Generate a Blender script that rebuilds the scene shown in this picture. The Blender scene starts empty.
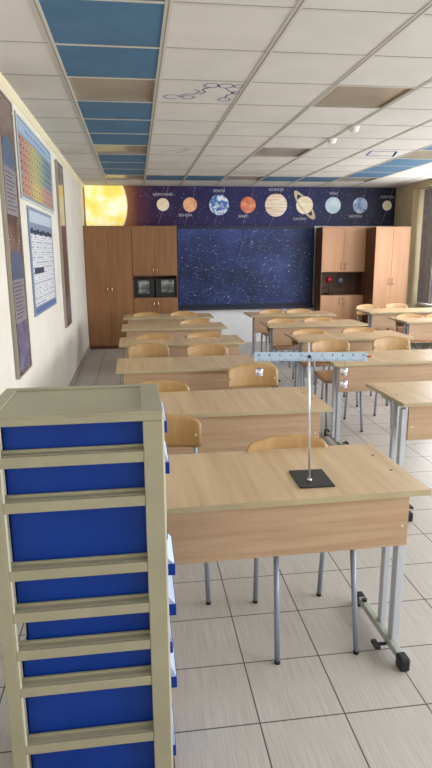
import bpy, bmesh, math, random
from mathutils import Vector, Matrix
random.seed(7)
C = bpy.context.scene.collection
PI = math.pi

# ------------------------------------------------------------------ colour / materials
def lin(c):
    r = []
    for v in c[:3]:
        v = v / 255.0
        r.append(v / 12.92 if v <= 0.04045 else ((v + 0.055) / 1.055) ** 2.4)
    return (r[0], r[1], r[2], 1.0)

def mat(name, col=(200, 200, 200), rough=0.5, metal=0.0, spec=0.5, coat=0.0):
    m = bpy.data.materials.new(name); m.use_nodes = True
    b = m.node_tree.nodes['Principled BSDF']
    b.inputs['Base Color'].default_value = lin(col)
    b.inputs['Roughness'].default_value = rough
    b.inputs['Metallic'].default_value = metal
    b.inputs['Specular IOR Level'].default_value = spec
    b.inputs['Coat Weight'].default_value = coat
    return m

class NT:
    """small helper for node trees"""
    def __init__(s, m):
        s.m = m; s.t = m.node_tree; s.b = s.t.nodes['Principled BSDF']
    def n(s, typ, **kw):
        x = s.t.nodes.new(typ)
        for k, v in kw.items(): setattr(x, k, v)
        return x
    def l(s, a, b): s.t.links.new(a, b)
    def coords(s, scale=(1, 1, 1), kind='Object', rot=(0, 0, 0), loc=(0, 0, 0)):
        tc = s.n('ShaderNodeTexCoord'); mp = s.n('ShaderNodeMapping')
        mp.inputs['Scale'].default_value = scale
        mp.inputs['Rotation'].default_value = rot
        mp.inputs['Location'].default_value = loc
        s.l(tc.outputs[kind], mp.inputs['Vector']); return mp.outputs['Vector']
    def noise(s, vec, scale=5, detail=3, rough=0.5):
        x = s.n('ShaderNodeTexNoise'); x.inputs['Scale'].default_value = scale
        x.inputs['Detail'].default_value = detail; x.inputs['Roughness'].default_value = rough
        s.l(vec, x.inputs['Vector']); return x.outputs['Fac']
    def ramp(s, fac, stops):
        x = s.n('ShaderNodeValToRGB'); cr = x.color_ramp
        while len(cr.elements) < len(stops): cr.elements.new(0.5)
        for e, (p, c) in zip(cr.elements, stops):
            e.position = p; e.color = lin(c)
        s.l(fac, x.inputs['Fac']); return x.outputs['Color']
    def mix(s, fac, a, b, mode='MIX'):
        x = s.n('ShaderNodeMix', data_type='RGBA', blend_type=mode)
        for sock, v in ((x.inputs['Factor'], fac), (x.inputs['A'], a), (x.inputs['B'], b)):
            if isinstance(v, (int, float)): sock.default_value = v
            elif isinstance(v, tuple): sock.default_value = v
            else: s.l(v, sock)
        return x.outputs['Result']
    def math(s, op, a, b=0.0):
        x = s.n('ShaderNodeMath', operation=op)
        for i, v in enumerate((a, b)):
            if isinstance(v, (int, float)): x.inputs[i].default_value = v
            else: s.l(v, x.inputs[i])
        return x.outputs[0]
    def base(s, c): s.l(c, s.b.inputs['Base Color'])
    def bump(s, h, strength=0.2, dist=0.01):
        x = s.n('ShaderNodeBump'); x.inputs['Strength'].default_value = strength
        x.inputs['Distance'].default_value = dist
        s.l(h, x.inputs['Height']); s.l(x.outputs['Normal'], s.b.inputs['Normal'])

def wood(name, light, mid, dark, scale, rough=0.42, bands=6.0, spec=0.5):
    m = mat(name, mid, rough, spec=spec); t = NT(m)
    v = t.coords(scale)
    a = t.noise(v, bands, 4, 0.55)
    c = t.ramp(a, [(0.34, dark), (0.5, mid), (0.66, light)])
    b = t.noise(v, bands * 7, 2, 0.6)
    c2 = t.mix(t.math('MULTIPLY', b, 0.35), c, lin(dark))
    t.base(c2); return m

def speckled(name, a, b, scale=20, rough=0.8, spec=0.3):
    m = mat(name, a, rough, spec=spec); t = NT(m)
    t.base(t.ramp(t.noise(t.coords(), scale, 4), [(0.35, a), (0.65, b)])); return m

M = {}
M['desk'] = wood('desk_wood', (216, 190, 156), (206, 178, 142), (191, 162, 126), (4.6, 0.25, 1.0), 0.36, 4.0)
M['panel'] = wood('desk_panel_wood', (198, 168, 138), (190, 159, 129), (178, 146, 116), (0.4, 1, 6.5), 0.5, 5.0)
M['desk_edge'] = wood('desk_edge_band', (190, 176, 142), (182, 167, 132), (172, 157, 122), (1, 1, 1), 0.5, 4.0)
M['ply'] = wood('chair_plywood', (198, 163, 114), (188, 150, 100), (174, 136, 87), (2.0, 0.5, 0.5), 0.3, 5.0)
M['ply_seat'] = wood('seat_plywood', (190, 148, 108), (172, 130, 92), (150, 110, 76), (2.0, 0.5, 0.5), 0.4, 5.0)
M['cab'] = wood('cabinet_wood', (202, 154, 116), (194, 146, 108), (183, 134, 97), (1.6, 1.6, 0.2), 0.5, 4.0)
M['cab_dark'] = wood('cabinet_side_wood', (112, 76, 54), (98, 66, 46), (84, 54, 38), (2.0, 2.0, 0.25), 0.55, 6.0)
M['cab_l'] = wood('brown_cabinet_wood_dim', (150, 106, 68), (144, 100, 63), (134, 92, 57), (2.0, 2.0, 0.2), 0.5, 6.0)  # weaker light on the left cabinets put into a darker wood colour
M['steel'] = mat('painted_grey_steel', (150, 158, 172), 0.35, 0.3)
M['steel_l'] = mat('light_grey_steel', (196, 200, 208), 0.35, 0.2)
M['foot'] = mat('greenish_steel_bar', (176, 180, 170), 0.4, 0.2)
M['black'] = mat('black_plastic', (22, 22, 24), 0.45)
M['chrome'] = mat('chrome', (220, 220, 222), 0.18, 1.0)
M['brass'] = mat('satin_handle', (212, 190, 160), 0.25, 0.8)
M['rod'] = mat('bright_rod', (225, 228, 230), 0.25, 0.6)
M['plate'] = mat('black_enamel', (26, 30, 30), 0.3)
M['rivet'] = mat('rivet', (225, 220, 205), 0.3, 0.6)
M['beige'] = speckled('beige_plastic', (160, 155, 132), (167, 162, 139), 6, 0.5)
M['beige_l'] = mat('pale_edge_and_highlight', (212, 210, 188), 0.4)  # pale tower edge strip, also the painted highlight on the left post
M['blue'] = speckled('royal_blue_plastic', (4, 52, 142), (6, 58, 152), 8, 0.4)
M['label'] = mat('pale_label_holder', (190, 206, 236), 0.35)
M['wall'] = speckled('painted_wall', (214, 209, 196), (222, 218, 206), 3, 0.75)
M['wall_back'] = speckled('back_wall_paint', (238, 240, 242), (244, 245, 246), 3, 0.7)
M['khaki'] = speckled('khaki_wall_paint', (190, 176, 144), (200, 186, 154), 3, 0.8)
M['cornice'] = mat('cream_cornice', (226, 218, 186), 0.6)
M['base'] = speckled('grey_skirting', (150, 146, 136), (164, 160, 150), 10, 0.6)
M['tile_w'] = speckled('ceiling_tile', (204, 201, 195), (210, 207, 201), 3, 0.9)
M['tile_b'] = speckled('blue_ceiling_tile', (70, 108, 138), (78, 116, 146), 3, 0.75)
M['grid'] = mat('ceiling_grid', (196, 193, 184), 0.6)
M['gridl'] = mat('ceiling_grid_dark_line', (140, 136, 126), 0.8)  # thin darker line along the grid bars
M['lightpanel'] = speckled('light_diffuser', (150, 142, 128), (164, 156, 142), 1.5, 0.25)
M['white'] = mat('white_plastic', (225, 225, 222), 0.4)
M['ink'] = mat('ink_blue', (48, 80, 140), 0.7)
M['curtain'] = speckled('grey_curtain', (150, 144, 146), (168, 162, 164), 12, 0.9)
M['frame'] = mat('window_frame', (225, 225, 220), 0.4)
M['paperw'] = mat('paper_white', (226, 228, 230), 0.4)
M['text_w'] = mat('pale_lettering', (214, 212, 214), 0.7)
M['text_d'] = mat('dark_lettering', (44, 50, 74), 0.6)

# floor tiles: square grey-beige porcelain with fine streaks, dark joints
def floor_mat():
    m = mat('floor_tiles', (190, 184, 176), 0.33, spec=0.45); t = NT(m)
    S = 0.3052
    v = t.coords((1 / S, 1 / S, 1), loc=(-0.3707 / S, -2.2782 / S, 0))
    sep = t.n('ShaderNodeSeparateXYZ'); t.l(v, sep.inputs[0])
    def joint(sock):
        f = t.math('FRACT', t.math('ADD', sock, 100.0))
        d = t.math('ABSOLUTE', t.math('SUBTRACT', f, 0.5))
        return t.math('GREATER_THAN', d, 0.5 - 0.0085)
    j = t.math('MAXIMUM', joint(sep.outputs[0]), joint(sep.outputs[1]))
    st = t.noise(t.coords((90, 2.0, 1)), 2.2, 2, 0.6)
    c = t.ramp(st, [(0.34, (182, 176, 169)), (0.5, (192, 187, 181)), (0.68, (201, 196, 191))])
    # small variation from tile to tile
    fl = t.n('ShaderNodeVectorMath', operation='FLOOR'); t.l(v, fl.inputs[0])
    wn = t.n('ShaderNodeTexWhiteNoise'); t.l(fl.outputs[0], wn.inputs['Vector'])
    c = t.mix(t.math('MULTIPLY', wn.outputs['Value'], 0.14), c, lin((176, 170, 162)))
    c = t.mix(j, c, lin((84, 80, 78)))
    t.base(c)
    r = t.math('ADD', t.math('MULTIPLY', j, 0.5), 0.33); t.l(r, t.b.inputs['Roughness'])
    t.bump(t.math('MULTIPLY', j, -1.0), 0.4, 0.002)
    return m
M['floor'] = floor_mat()

def cells(t, vec, scale, thr, rnd=1.0):
    x = t.n('ShaderNodeTexVoronoi'); x.inputs['Scale'].default_value = scale
    x.inputs['Randomness'].default_value = rnd
    t.l(vec, x.inputs['Vector'])
    return t.math('LESS_THAN', x.outputs['Distance'], thr), x.outputs['Color']

def star_mat():
    m = mat('star_map_print', (24, 34, 74), 0.45, spec=0.3); t = NT(m)
    v = t.coords((1, 0, 1))
    c = t.ramp(t.noise(v, 1.3, 4, 0.55), [(0.34, (24, 32, 66)), (0.52, (36, 52, 104)), (0.7, (62, 80, 144))])
    c = t.mix(t.math('MULTIPLY', t.noise(v, 30, 2), 0.25), c, lin((40, 60, 110)))
    e = t.n('ShaderNodeTexVoronoi', feature='DISTANCE_TO_EDGE'); e.inputs['Scale'].default_value = 4.5; t.l(v, e.inputs['Vector'])
    ln = t.math('MULTIPLY', t.math('LESS_THAN', e.outputs['Distance'], 0.010), t.math('GREATER_THAN', t.noise(v, 4, 1), 0.5))
    c = t.mix(t.math('MULTIPLY', ln, 0.5), c, lin((120, 134, 180)))
    for sc, thr, col in ((60, 0.16, (96, 112, 160)), (26, 0.13, (150, 164, 202)), (11, 0.075, (226, 230, 240))):
        d, _ = cells(t, v, sc, thr); c = t.mix(d, c, lin(col))
    d, _ = cells(t, t.coords((0.22, 0, 1.3)), 26, 0.13); c = t.mix(t.math('MULTIPLY', d, 0.55), c, lin((160, 172, 206)))
    t.base(c); return m
M['stars'] = star_mat()

def mural_mat():
    m = mat('space_mural_print', (30, 26, 66), 0.5, spec=0.3); t = NT(m)
    g = t.n('ShaderNodeTexCoord'); sep = t.n('ShaderNodeSeparateXYZ'); t.l(g.outputs['Object'], sep.inputs[0])
    x = t.math('DIVIDE', t.math('ADD', sep.outputs[0], 0.82), 5.46)
    c = t.ramp(x, [(0.0, (220, 160, 60)), (0.125, (196, 130, 60)), (0.165, (104, 54, 52)), (0.21, (56, 28, 60)),
                   (0.32, (36, 26, 72)), (0.5, (32, 34, 88)), (0.72, (26, 36, 84)), (0.86, (22, 32, 56)), (1.0, (16, 24, 34))])
    v = t.coords((1, 0, 1))
    c = t.mix(t.math('MULTIPLY', t.noise(v, 5, 4), 0.35), c, lin((58, 54, 110)))
    d, _ = cells(t, v, 22, 0.12); c = t.mix(t.math('MULTIPLY', d, 0.7), c, lin((200, 200, 225)))
    t.base(c); return m
M['mural'] = mural_mat()

def noisy(name, stops, scale, sc=(1, 1, 1), rough=0.5, detail=5):
    m = mat(name, stops[0][1], rough, spec=0.3); t = NT(m)
    t.base(t.ramp(t.noise(t.coords(sc), scale, detail, 0.6), stops)); return m
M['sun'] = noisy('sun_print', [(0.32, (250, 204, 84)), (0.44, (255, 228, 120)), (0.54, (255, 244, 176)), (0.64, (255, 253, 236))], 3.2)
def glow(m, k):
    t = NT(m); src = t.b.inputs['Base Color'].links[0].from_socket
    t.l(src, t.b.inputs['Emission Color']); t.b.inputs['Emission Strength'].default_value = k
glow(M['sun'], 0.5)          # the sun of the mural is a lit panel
M['sunrim'] = mat('sun_rim', (255, 240, 190), 0.6)
M['mercury'] = noisy('mercury_print', [(0.3, (250, 226, 180)), (0.6, (255, 246, 220))], 9)
M['venus'] = noisy('venus_print', [(0.3, (232, 150, 104)), (0.55, (252, 194, 150)), (0.75, (255, 224, 194))], 10)
M['earth'] = noisy('earth_print', [(0.4, (74, 108, 180)), (0.49, (120, 156, 208)), (0.56, (226, 234, 244)), (0.7, (252, 253, 255))], 13)
M['mars'] = noisy('mars_print', [(0.3, (176, 88, 60)), (0.5, (226, 132, 98)), (0.72, (246, 182, 148))], 9)
M['jupiter'] = noisy('jupiter_print', [(0.3, (170, 110, 84)), (0.43, (222, 196, 168)), (0.5, (252, 242, 226)), (0.62, (226, 190, 160)), (0.75, (250, 238, 222))], 9, (0.12, 1, 3.0), detail=2)
M['saturn'] = noisy('saturn_print', [(0.3, (238, 214, 166)), (0.6, (254, 246, 220))], 8, (0.4, 1, 2))
M['ring'] = noisy('ring_print', [(0.3, (190, 170, 126)), (0.6, (226, 212, 176))], 8)
M['uranus'] = noisy('uranus_print', [(0.3, (172, 206, 226)), (0.6, (222, 240, 248))], 4)
M['neptune'] = noisy('neptune_print', [(0.35, (96, 120, 172)), (0.5, (160, 182, 216)), (0.66, (222, 232, 244))], 5)
M['pluto'] = noisy('pluto_print', [(0.3, (244, 232, 196)), (0.6, (255, 250, 228))], 12)
M['orbit'] = mat('orbit_line', (150, 130, 168), 0.7)
M['banner'] = noisy('brown_banner_print', [(0.3, (70, 54, 48)), (0.5, (112, 92, 84)), (0.7, (150, 132, 124))], 4, (1, 1.2, 1), 0.12)
M['banner2'] = noisy('brown_violet_banner_print', [(0.3, (62, 46, 44)), (0.5, (100, 80, 82)), (0.7, (128, 116, 146))], 3, (1, 1.2, 1), 0.12)
M['violet'] = noisy('violet_banner_print', [(0.3, (88, 80, 104)), (0.55, (112, 106, 138)), (0.75, (140, 132, 150))], 9, (1, 1, 1), 0.25)
M['bluetext'] = mat('blue_text_panel', (84, 98, 122), 0.3)
M['greytext'] = mat('grey_text_panel', (138, 132, 138), 0.3)
M['photo'] = noisy('grey_landscape_print', [(0.3, (46, 50, 50)), (0.5, (104, 110, 108)), (0.7, (190, 194, 192))], 7, (1, 1, 1.6), 0.35)
M['redball'] = mat('red_ball', (168, 36, 40), 0.3)
M['globe'] = noisy('small_globe', [(0.4, (60, 84, 110)), (0.6, (150, 168, 180))], 30)
M['niche'] = wood('niche_wood', (120, 84, 66), (106, 72, 56), (90, 60, 46), (1, 1, 1), 0.6, 4)
M['dial'] = mat('pale_blue_scale', (176, 212, 240), 0.3)

def clear_mat():
    m = mat('clear_acrylic', (196, 220, 240), 0.12); b = m.node_tree.nodes['Principled BSDF']
    b.inputs['Alpha'].default_value = 0.72; return m
M['acrylic'] = clear_mat()
def glass_mat():
    m = bpy.data.materials.new('window_glass'); m.use_nodes = True; nt = m.node_tree; nt.nodes.clear()
    o = nt.nodes.new('ShaderNodeOutputMaterial'); mx = nt.nodes.new('ShaderNodeMixShader')
    a = nt.nodes.new('ShaderNodeBsdfTransparent'); g = nt.nodes.new('ShaderNodeBsdfGlossy')
    g.inputs['Roughness'].default_value = 0.05; mx.inputs[0].default_value = 0.06
    nt.links.new(a.outputs[0], mx.inputs[1]); nt.links.new(g.outputs[0], mx.inputs[2]); nt.links.new(mx.outputs[0], o.inputs[0])
    return m
M['glass'] = glass_mat()

# ------------------------------------------------------------------ mesh helpers
class MB:
    """collects shapes, then links them as ONE mesh object (several materials possible)"""
    def __init__(s): s.bm = bmesh.new(); s.mats = []
    def mi(s, m):
        if m not in s.mats: s.mats.append(m)
        return s.mats.index(m)
    def box(s, x0, x1, y0, y1, z0, z1, m=None, bev=0.0):
        r = bmesh.ops.create_cube(s.bm, size=1.0)
        vs = r['verts']
        for v in vs:
            v.co = Vector(((x0 + x1) / 2 + v.co.x * (x1 - x0), (y0 + y1) / 2 + v.co.y * (y1 - y0), (z0 + z1) / 2 + v.co.z * (z1 - z0)))
        fs = set(f for v in vs for f in v.link_faces)
        i = s.mi(m) if m else 0
        for f in fs: f.material_index = i
        if bev > 0:
            es = list(set(e for v in vs for e in v.link_edges))
            g = bmesh.ops.bevel(s.bm, geom=es, offset=bev, segments=2, affect='EDGES', profile=0.5)
            for f in g['faces']: f.material_index = i
        return s
    def tube(s, pts, r, seg=10, m=None, sy=1.0, cap=True):
        """tube along points; r a number or a list; sy squashes the section"""
        pts = [Vector(p) for p in pts]; n = len(pts)
        rs = r if isinstance(r, (list, tuple)) else [r] * n
        rings = []
        i = s.mi(m) if m else 0
        for k, p in enumerate(pts):
            if k == 0: d = pts[1] - p
            elif k == n - 1: d = p - pts[-2]
            else: d = (pts[k + 1] - p).normalized() + (p - pts[k - 1]).normalized()
            d.normalize()
            ref = Vector((1, 0, 0)) if abs(d.x) < 0.9 else Vector((0, 0, 1))
            a = (ref - d * ref.dot(d)).normalized(); b = d.cross(a)
            rings.append([s.bm.verts.new(p + a * rs[k] * math.cos(2 * PI * q / seg) + b * rs[k] * sy * math.sin(2 * PI * q / seg)) for q in range(seg)])
        for k in range(n - 1):
            for q in range(seg):
                f = s.bm.faces.new((rings[k][q], rings[k][(q + 1) % seg], rings[k + 1][(q + 1) % seg], rings[k + 1][q]))
                f.material_index = i; f.smooth = True
        if cap:
            f = s.bm.faces.new(list(reversed(rings[0]))); f.material_index = i
            f = s.bm.faces.new(rings[-1]); f.material_index = i
        return s
    def ball(s, c, r, m=None, sz=1.0, seg=20):
        g = bmesh.ops.create_uvsphere(s.bm, u_segments=seg, v_segments=seg // 2, radius=r)
        i = s.mi(m) if m else 0
        for v in g['verts']: v.co = Vector((c[0] + v.co.x, c[1] + v.co.y, c[2] + v.co.z * sz))
        for f in set(f for v in g['verts'] for f in v.link_faces): f.material_index = i; f.smooth = True
        return s
    def poly(s, pts, m=None):
        f = s.bm.faces.new([s.bm.verts.new(Vector(p)) for p in pts]); f.material_index = s.mi(m) if m else 0
        return s
    def disc_y(s, cx, y, cz, r, m=None, seg=40, th=0.004):
        """disc facing -Y"""
        s.prism_y([(cx + r * math.cos(2 * PI * k / seg), cz + r * math.sin(2 * PI * k / seg)) for k in range(seg)], y - th, y, m); return s
    def prism_y(s, pts, y0, y1, m=None):
        i = s.mi(m) if m else 0
        a = [s.bm.verts.new((x, y0, z)) for x, z in pts]; b = [s.bm.verts.new((x, y1, z)) for x, z in pts]
        n = len(pts); fs = [s.bm.faces.new(a), s.bm.faces.new(list(reversed(b)))]
        for k in range(n): fs.append(s.bm.faces.new((a[k], b[k], b[(k + 1) % n], a[(k + 1) % n])))
        for f in fs: f.material_index = i
        return s
    def prism_x(s, pts, x0, x1, m=None):
        i = s.mi(m) if m else 0
        a = [s.bm.verts.new((x0, y, z)) for y, z in pts]; b = [s.bm.verts.new((x1, y, z)) for y, z in pts]
        n = len(pts); fs = [s.bm.faces.new(a), s.bm.faces.new(list(reversed(b)))]
        for k in range(n): fs.append(s.bm.faces.new((a[k], b[k], b[(k + 1) % n], a[(k + 1) % n])))
        for f in fs: f.material_index = i
        return s
    def build(s, name, m=None, parent=None, off=(0, 0, 0)):
        bmesh.ops.recalc_face_normals(s.bm, faces=s.bm.faces[:])
        me = bpy.data.meshes.new(name)
        if off != (0, 0, 0): bmesh.ops.translate(s.bm, verts=s.bm.verts[:], vec=Vector(off))
        s.bm.to_mesh(me); s.bm.free()
        if s.mats:
            for k in s.mats: me.materials.append(k)
        if m: me.materials.append(m) if not s.mats else None
        o = bpy.data.objects.new(name, me); C.objects.link(o)
        if parent: o.parent = parent
        return o

def thing(name, label, cat, loc=(0, 0, 0), rz=0, group=None):
    o = bpy.data.objects.new(name, None); C.objects.link(o)
    o.location = loc; o.rotation_euler = (0, 0, rz); o.empty_display_size = 0.1
    o['label'] = label; o['category'] = cat
    if group: o['group'] = group
    return o
def tag(o, label, cat, group=None):
    o['label'] = label; o['category'] = cat
    if group: o['group'] = group
    return o
def struct(name, mb, m=None):
    o = mb.build(name, m); o['kind'] = 'structure'; return o
def dup(root, loc, rz=0, label=None, group=None):
    r = root.copy(); C.objects.link(r); r.location = loc; r.rotation_euler = (0, 0, rz)
    if label: r['label'] = label
    if group: r['group'] = group
    for ch in list(root.children):
        c = ch.copy(); C.objects.link(c); c.parent = r
        for g in list(ch.children):
            d = g.copy(); C.objects.link(d); d.parent = c
    return r
def lettering(body, size, m, loc, rot, name, parent, extrude=0.0008, align='CENTER'):
    cu = bpy.data.curves.new(name, 'FONT'); cu.body = body; cu.size = size; cu.align_x = align; cu.align_y = 'CENTER'
    cu.extrude = extrude; cu.materials.append(m)
    tmp = bpy.data.objects.new(name, cu); C.objects.link(tmp)
    me = bpy.data.meshes.new_from_object(tmp.evaluated_get(bpy.context.evaluated_depsgraph_get()))
    bpy.data.objects.remove(tmp); me.name = name
    o = bpy.data.objects.new(name, me); C.objects.link(o); o.location = loc; o.rotation_euler = rot
    o.parent = parent; return o

# ------------------------------------------------------------------ the room
XL, XR, XW, YB, YF, ZC = -0.82, 4.64, 4.92, 10.31, -2.6, 2.69
struct('floor', MB().box(XL - 0.1, XW + 0.1, YF - 0.1, YB + 0.1, -0.1, 0.0), M['floor'])
struct('wall_left', MB().box(XL - 0.12, XL, YF, YB + 0.1, 0, ZC + 0.1), M['wall'])
struct('wall_back', MB().box(XL, XW + 0.1, YB, YB + 0.12, 0, ZC + 0.1), M['wall_back'])
struct('wall_front', MB().box(XL - 0.12, XW + 0.1, YF - 0.12, YF, 0, ZC + 0.1), M['wall'])
# window wall: sill wall, lintel, piers
wr = MB()
wins = [(-2.0, 0.6), (0.9, 3.5), (3.8, 6.4), (6.7, 9.38)]
ZS, ZT = 0.72, 2.52
wr.box(XW, XW + 0.2, YF, YB, 0, ZS); wr.box(XW, XW + 0.2, YF, YB, ZT, ZC + 0.1)
ys = [YF] + [v for w in wins for v in w] + [YB]
for k in range(0, len(ys), 2): wr.box(XW, XW + 0.2, ys[k], ys[k + 1], ZS, ZT)
struct('wall_right', wr, M['khaki'])
for k, (a, b) in enumerate(wins):
    f = MB()
    f.box(XW + 0.06, XW + 0.12, a, a + 0.06, ZS, ZT); f.box(XW + 0.06, XW + 0.12, b - 0.06, b, ZS, ZT)
    f.box(XW + 0.06, XW + 0.12, a, b, ZS, ZS + 0.06); f.box(XW + 0.06, XW + 0.12, a, b, ZT - 0.06, ZT)
    mid = (a + b) / 2; f.box(XW + 0.06, XW + 0.12, mid - 0.03, mid + 0.03, ZS, ZT)
    fo = struct('window_%d' % (k + 1), f, M['frame'])
    MB().box(XW + 0.085, XW + 0.091, a + 0.05, b - 0.05, ZS + 0.05, ZT - 0.05).build('pane', M['glass'], fo)
struct('trim_1', MB().box(XW - 0.1, XW + 0.02, YF, 9.58, ZS - 0.04, ZS), M['frame'])     # window sill
struct('trim_2', MB().box(XR, XW, 9.62, YB, 0, ZC), M['khaki'])                           # pier in the corner
struct('trim_3', MB().box(XR, XW, YF, 9.62, 2.60, ZC), M['khaki'])                         # bulkhead along the windows
# cornice and skirting on the left wall
struct('trim_4', MB().prism_y([(XL, ZC), (XL + 0.035, ZC), (XL + 0.03, ZC - 0.012), (XL + 0.008, ZC - 0.045), (XL, ZC - 0.05)], YF, YB), M['cornice'])
struct('baseboard_left', MB().box(XL, XL + 0.014, YF, YB, 0, 0.085), M['base'])

# suspended ceiling: tiles 0.6 m
WX, CX, CY, RY = 0.5956, -0.9984, 3.534, 0.6
ce = MB()
colx = [XL] + [CX + WX * k for k in range(1, 10)] + [XR + 0.002]
rows = range(-10, 12)
light_cells = [(1, 1), (1, 5), (1, 9), (1, -3), (4, 1), (4, 5), (4, 9), (4, -3), (7, 1), (7, 5), (7, 9), (7, -3)]
for k in range(len(colx) - 1):
    for j in rows:
        y0, y1 = max(CY + RY * j, YF), min(CY + RY * (j + 1), YB)
        if y1 <= y0: continue
        if (k, j) in light_cells: continue
        blue = (k in (1, 7) and j < 10) or (j == 9 and 2 <= k <= 7)
        ce.box(colx[k], colx[k + 1], y0, y1, ZC, ZC + 0.05, M['tile_b'] if blue else M['tile_w'])
struct('ceiling', ce)
gr = MB()
for x in colx[1:-1]:
    gr.box(x - 0.018, x + 0.018, YF, YB, ZC - 0.004, ZC + 0.001, M['grid'])
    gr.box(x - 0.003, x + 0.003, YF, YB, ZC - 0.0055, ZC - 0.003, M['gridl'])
for j in rows:
    y = CY + RY * j
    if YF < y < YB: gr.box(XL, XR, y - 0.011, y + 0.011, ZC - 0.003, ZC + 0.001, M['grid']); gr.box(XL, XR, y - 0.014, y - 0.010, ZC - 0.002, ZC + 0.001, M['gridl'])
struct('trim_5', gr)
rowname = {-3: 'nearest', 1: 'nearest', 5: 'middle', 9: 'farthest'}
colname = {1: 'left column of blue ceiling tiles', 4: 'white ceiling tiles over the aisle', 7: 'right-hand column of blue ceiling tiles'}
for (k, j) in light_cells:
    if j < 0: continue
    x0, x1, y0, y1 = colx[k], colx[k + 1], CY + RY * j, CY + RY * (j + 1)
    if k == 7 and j == 1: lab = 'unlit square ceiling light in the right blue tiles nearest the camera'
    elif k == 4 and j == 9: lab = 'unlit square ceiling light interrupting the blue row near the mural'
    else: lab = 'unlit square ceiling light, %s one set in the %s' % (rowname[j], colname[k])
    t = thing('ceiling_light', lab, 'ceiling light', ((x0 + x1) / 2, (y0 + y1) / 2, ZC), group='square light panels in the ceiling')
    w, d = (x1 - x0) / 2, (y1 - y0) / 2
    MB().box(-w + 0.03, w - 0.03, -d + 0.03, d - 0.03, 0.012, 0.02).build('diffuser', M['lightpanel'], t)
    f = MB()
    f.box(-w, w, -d, -d + 0.03, 0, 0.05); f.box(-w, w, d - 0.03, d, 0, 0.05); f.box(-w, -w + 0.03, -d + 0.03, d - 0.03, 0, 0.05); f.box(w - 0.03, w, -d + 0.03, d - 0.03, 0, 0.05)
    f.box(-w + 0.03, w - 0.03, -d + 0.03, d - 0.03, 0.04, 0.05)
    f.build('housing', M['lightpanel'], t)

# molecule drawings on the ceiling tiles
def line_on_ceiling(mb, pts, w=0.009):
    for a, b in zip(pts[:-1], pts[1:]):
        a = Vector((a[0], a[1], 0)); b = Vector((b[0], b[1], 0)); d = (b - a).normalized(); n = Vector((-d.y, d.x, 0)) * w / 2
        z = Vector((0, 0, ZC - 0.0012))
        mb.poly([a - n + z, b - n + z, b + n + z, a + n + z])
def hexa(cx, cy, r, a0=0.0, n=6, close=True):
    p = [(cx + r * math.cos(a0 + k * 2 * PI / 6), cy + r * math.sin(a0 + k * 2 * PI / 6)) for k in range(n + (1 if close else 0))]
    return p
mb = MB()
x0, y0 = colx[2], CY + RY
line_on_ceiling(mb, hexa(x0 + 0.11, y0 + 0.42, 0.06)[1:]); line_on_ceiling(mb, [(x0 + 0.16, y0 + 0.40), (x0 + 0.20, y0 + 0.33), (x0 + 0.27, y0 + 0.33), (x0 + 0.3, y0 + 0.25), (x0 + 0.25, y0 + 0.2)])
line_on_ceiling(mb, hexa(x0 + 0.23, y0 + 0.42, 0.05))
line_on_ceiling(mb, [(x0 + 0.3, y0 + 0.33), (x0 + 0.34, y0 + 0.27), (x0 + 0.31, y0 + 0.2), (x0 + 0.36, y0 + 0.15)])
line_on_ceiling(mb, hexa(x0 + 0.36, y0 + 0.10, 0.055)); line_on_ceiling(mb, hexa(x0 + 0.46, y0 + 0.10, 0.055)); line_on_ceiling(mb, hexa(x0 + 0.55, y0 + 0.10, 0.04))
line_on_ceiling(mb, hexa(x0 + 0.50, y0 + 0.46, 0.05)); line_on_ceiling(mb, [(x0 + 0.5, y0 + 0.41), (x0 + 0.5, y0 + 0.33), (x0 + 0.55, y0 + 0.28), (x0 + 0.5, y0 + 0.22), (x0 + 0.46, y0 + 0.15)])
line_on_ceiling(mb, hexa(x0 + 0.555, y0 + 0.26, 0.035))
tag(mb.build('molecule_drawing', M['ink']), 'dark blue molecule outline drawn on the near white ceiling tile', 'drawing')
mb = MB(); x0, y0 = colx[2], CY + RY * 5
line_on_ceiling(mb, [(x0 + 0.13, y0 + 0.36), (x0 + 0.28, y0 + 0.28), (x0 + 0.42, y0 + 0.18), (x0 + 0.36, y0 + 0.1)], 0.012); line_on_ceiling(mb, [(x0 + 0.3, y0 + 0.44), (x0 + 0.4, y0 + 0.3), (x0 + 0.46, y0 + 0.2)], 0.012)
tag(mb.build('molecule_drawing', M['ink']), 'short dark zigzag drawn on the ceiling tile above the brown cabinets', 'drawing')
mb = MB(); x0, y0 = colx[6], CY + RY * 5
line_on_ceiling(mb, [(x0 + 0.1, y0 + 0.12), (x0 + 0.4, y0 + 0.12), (x0 + 0.5, y0 + 0.42), (x0 + 0.16, y0 + 0.42), (x0 + 0.1, y0 + 0.12)], 0.022)
line_on_ceiling(mb, [(x0 + 0.4, y0 + 0.12), (x0 + 0.52, y0 + 0.5)], 0.02)
tag(mb.build('ring_drawing', M['ink']), 'blue four-sided ring outline drawn on a white ceiling tile beside the right blue column', 'drawing')
mb = MB(); x0, y0 = colx[4], CY + RY * 8
for q in range(4): line_on_ceiling(mb, hexa(x0 + 0.1 + q * 0.12, y0 + 0.25 + 0.06 * (q % 2), 0.05), 0.01)
line_on_ceiling(mb, [(x0 + 0.02, y0 + 0.4), (x0 + 0.1, y0 + 0.3)], 0.01); line_on_ceiling(mb, [(x0 + 0.5, y0 + 0.3), (x0 + 0.58, y0 + 0.42)], 0.01)
tag(mb.build('molecule_drawing', M['ink']), 'dark ring chain drawn on the ceiling tile just before the far blue row', 'drawing')
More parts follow.
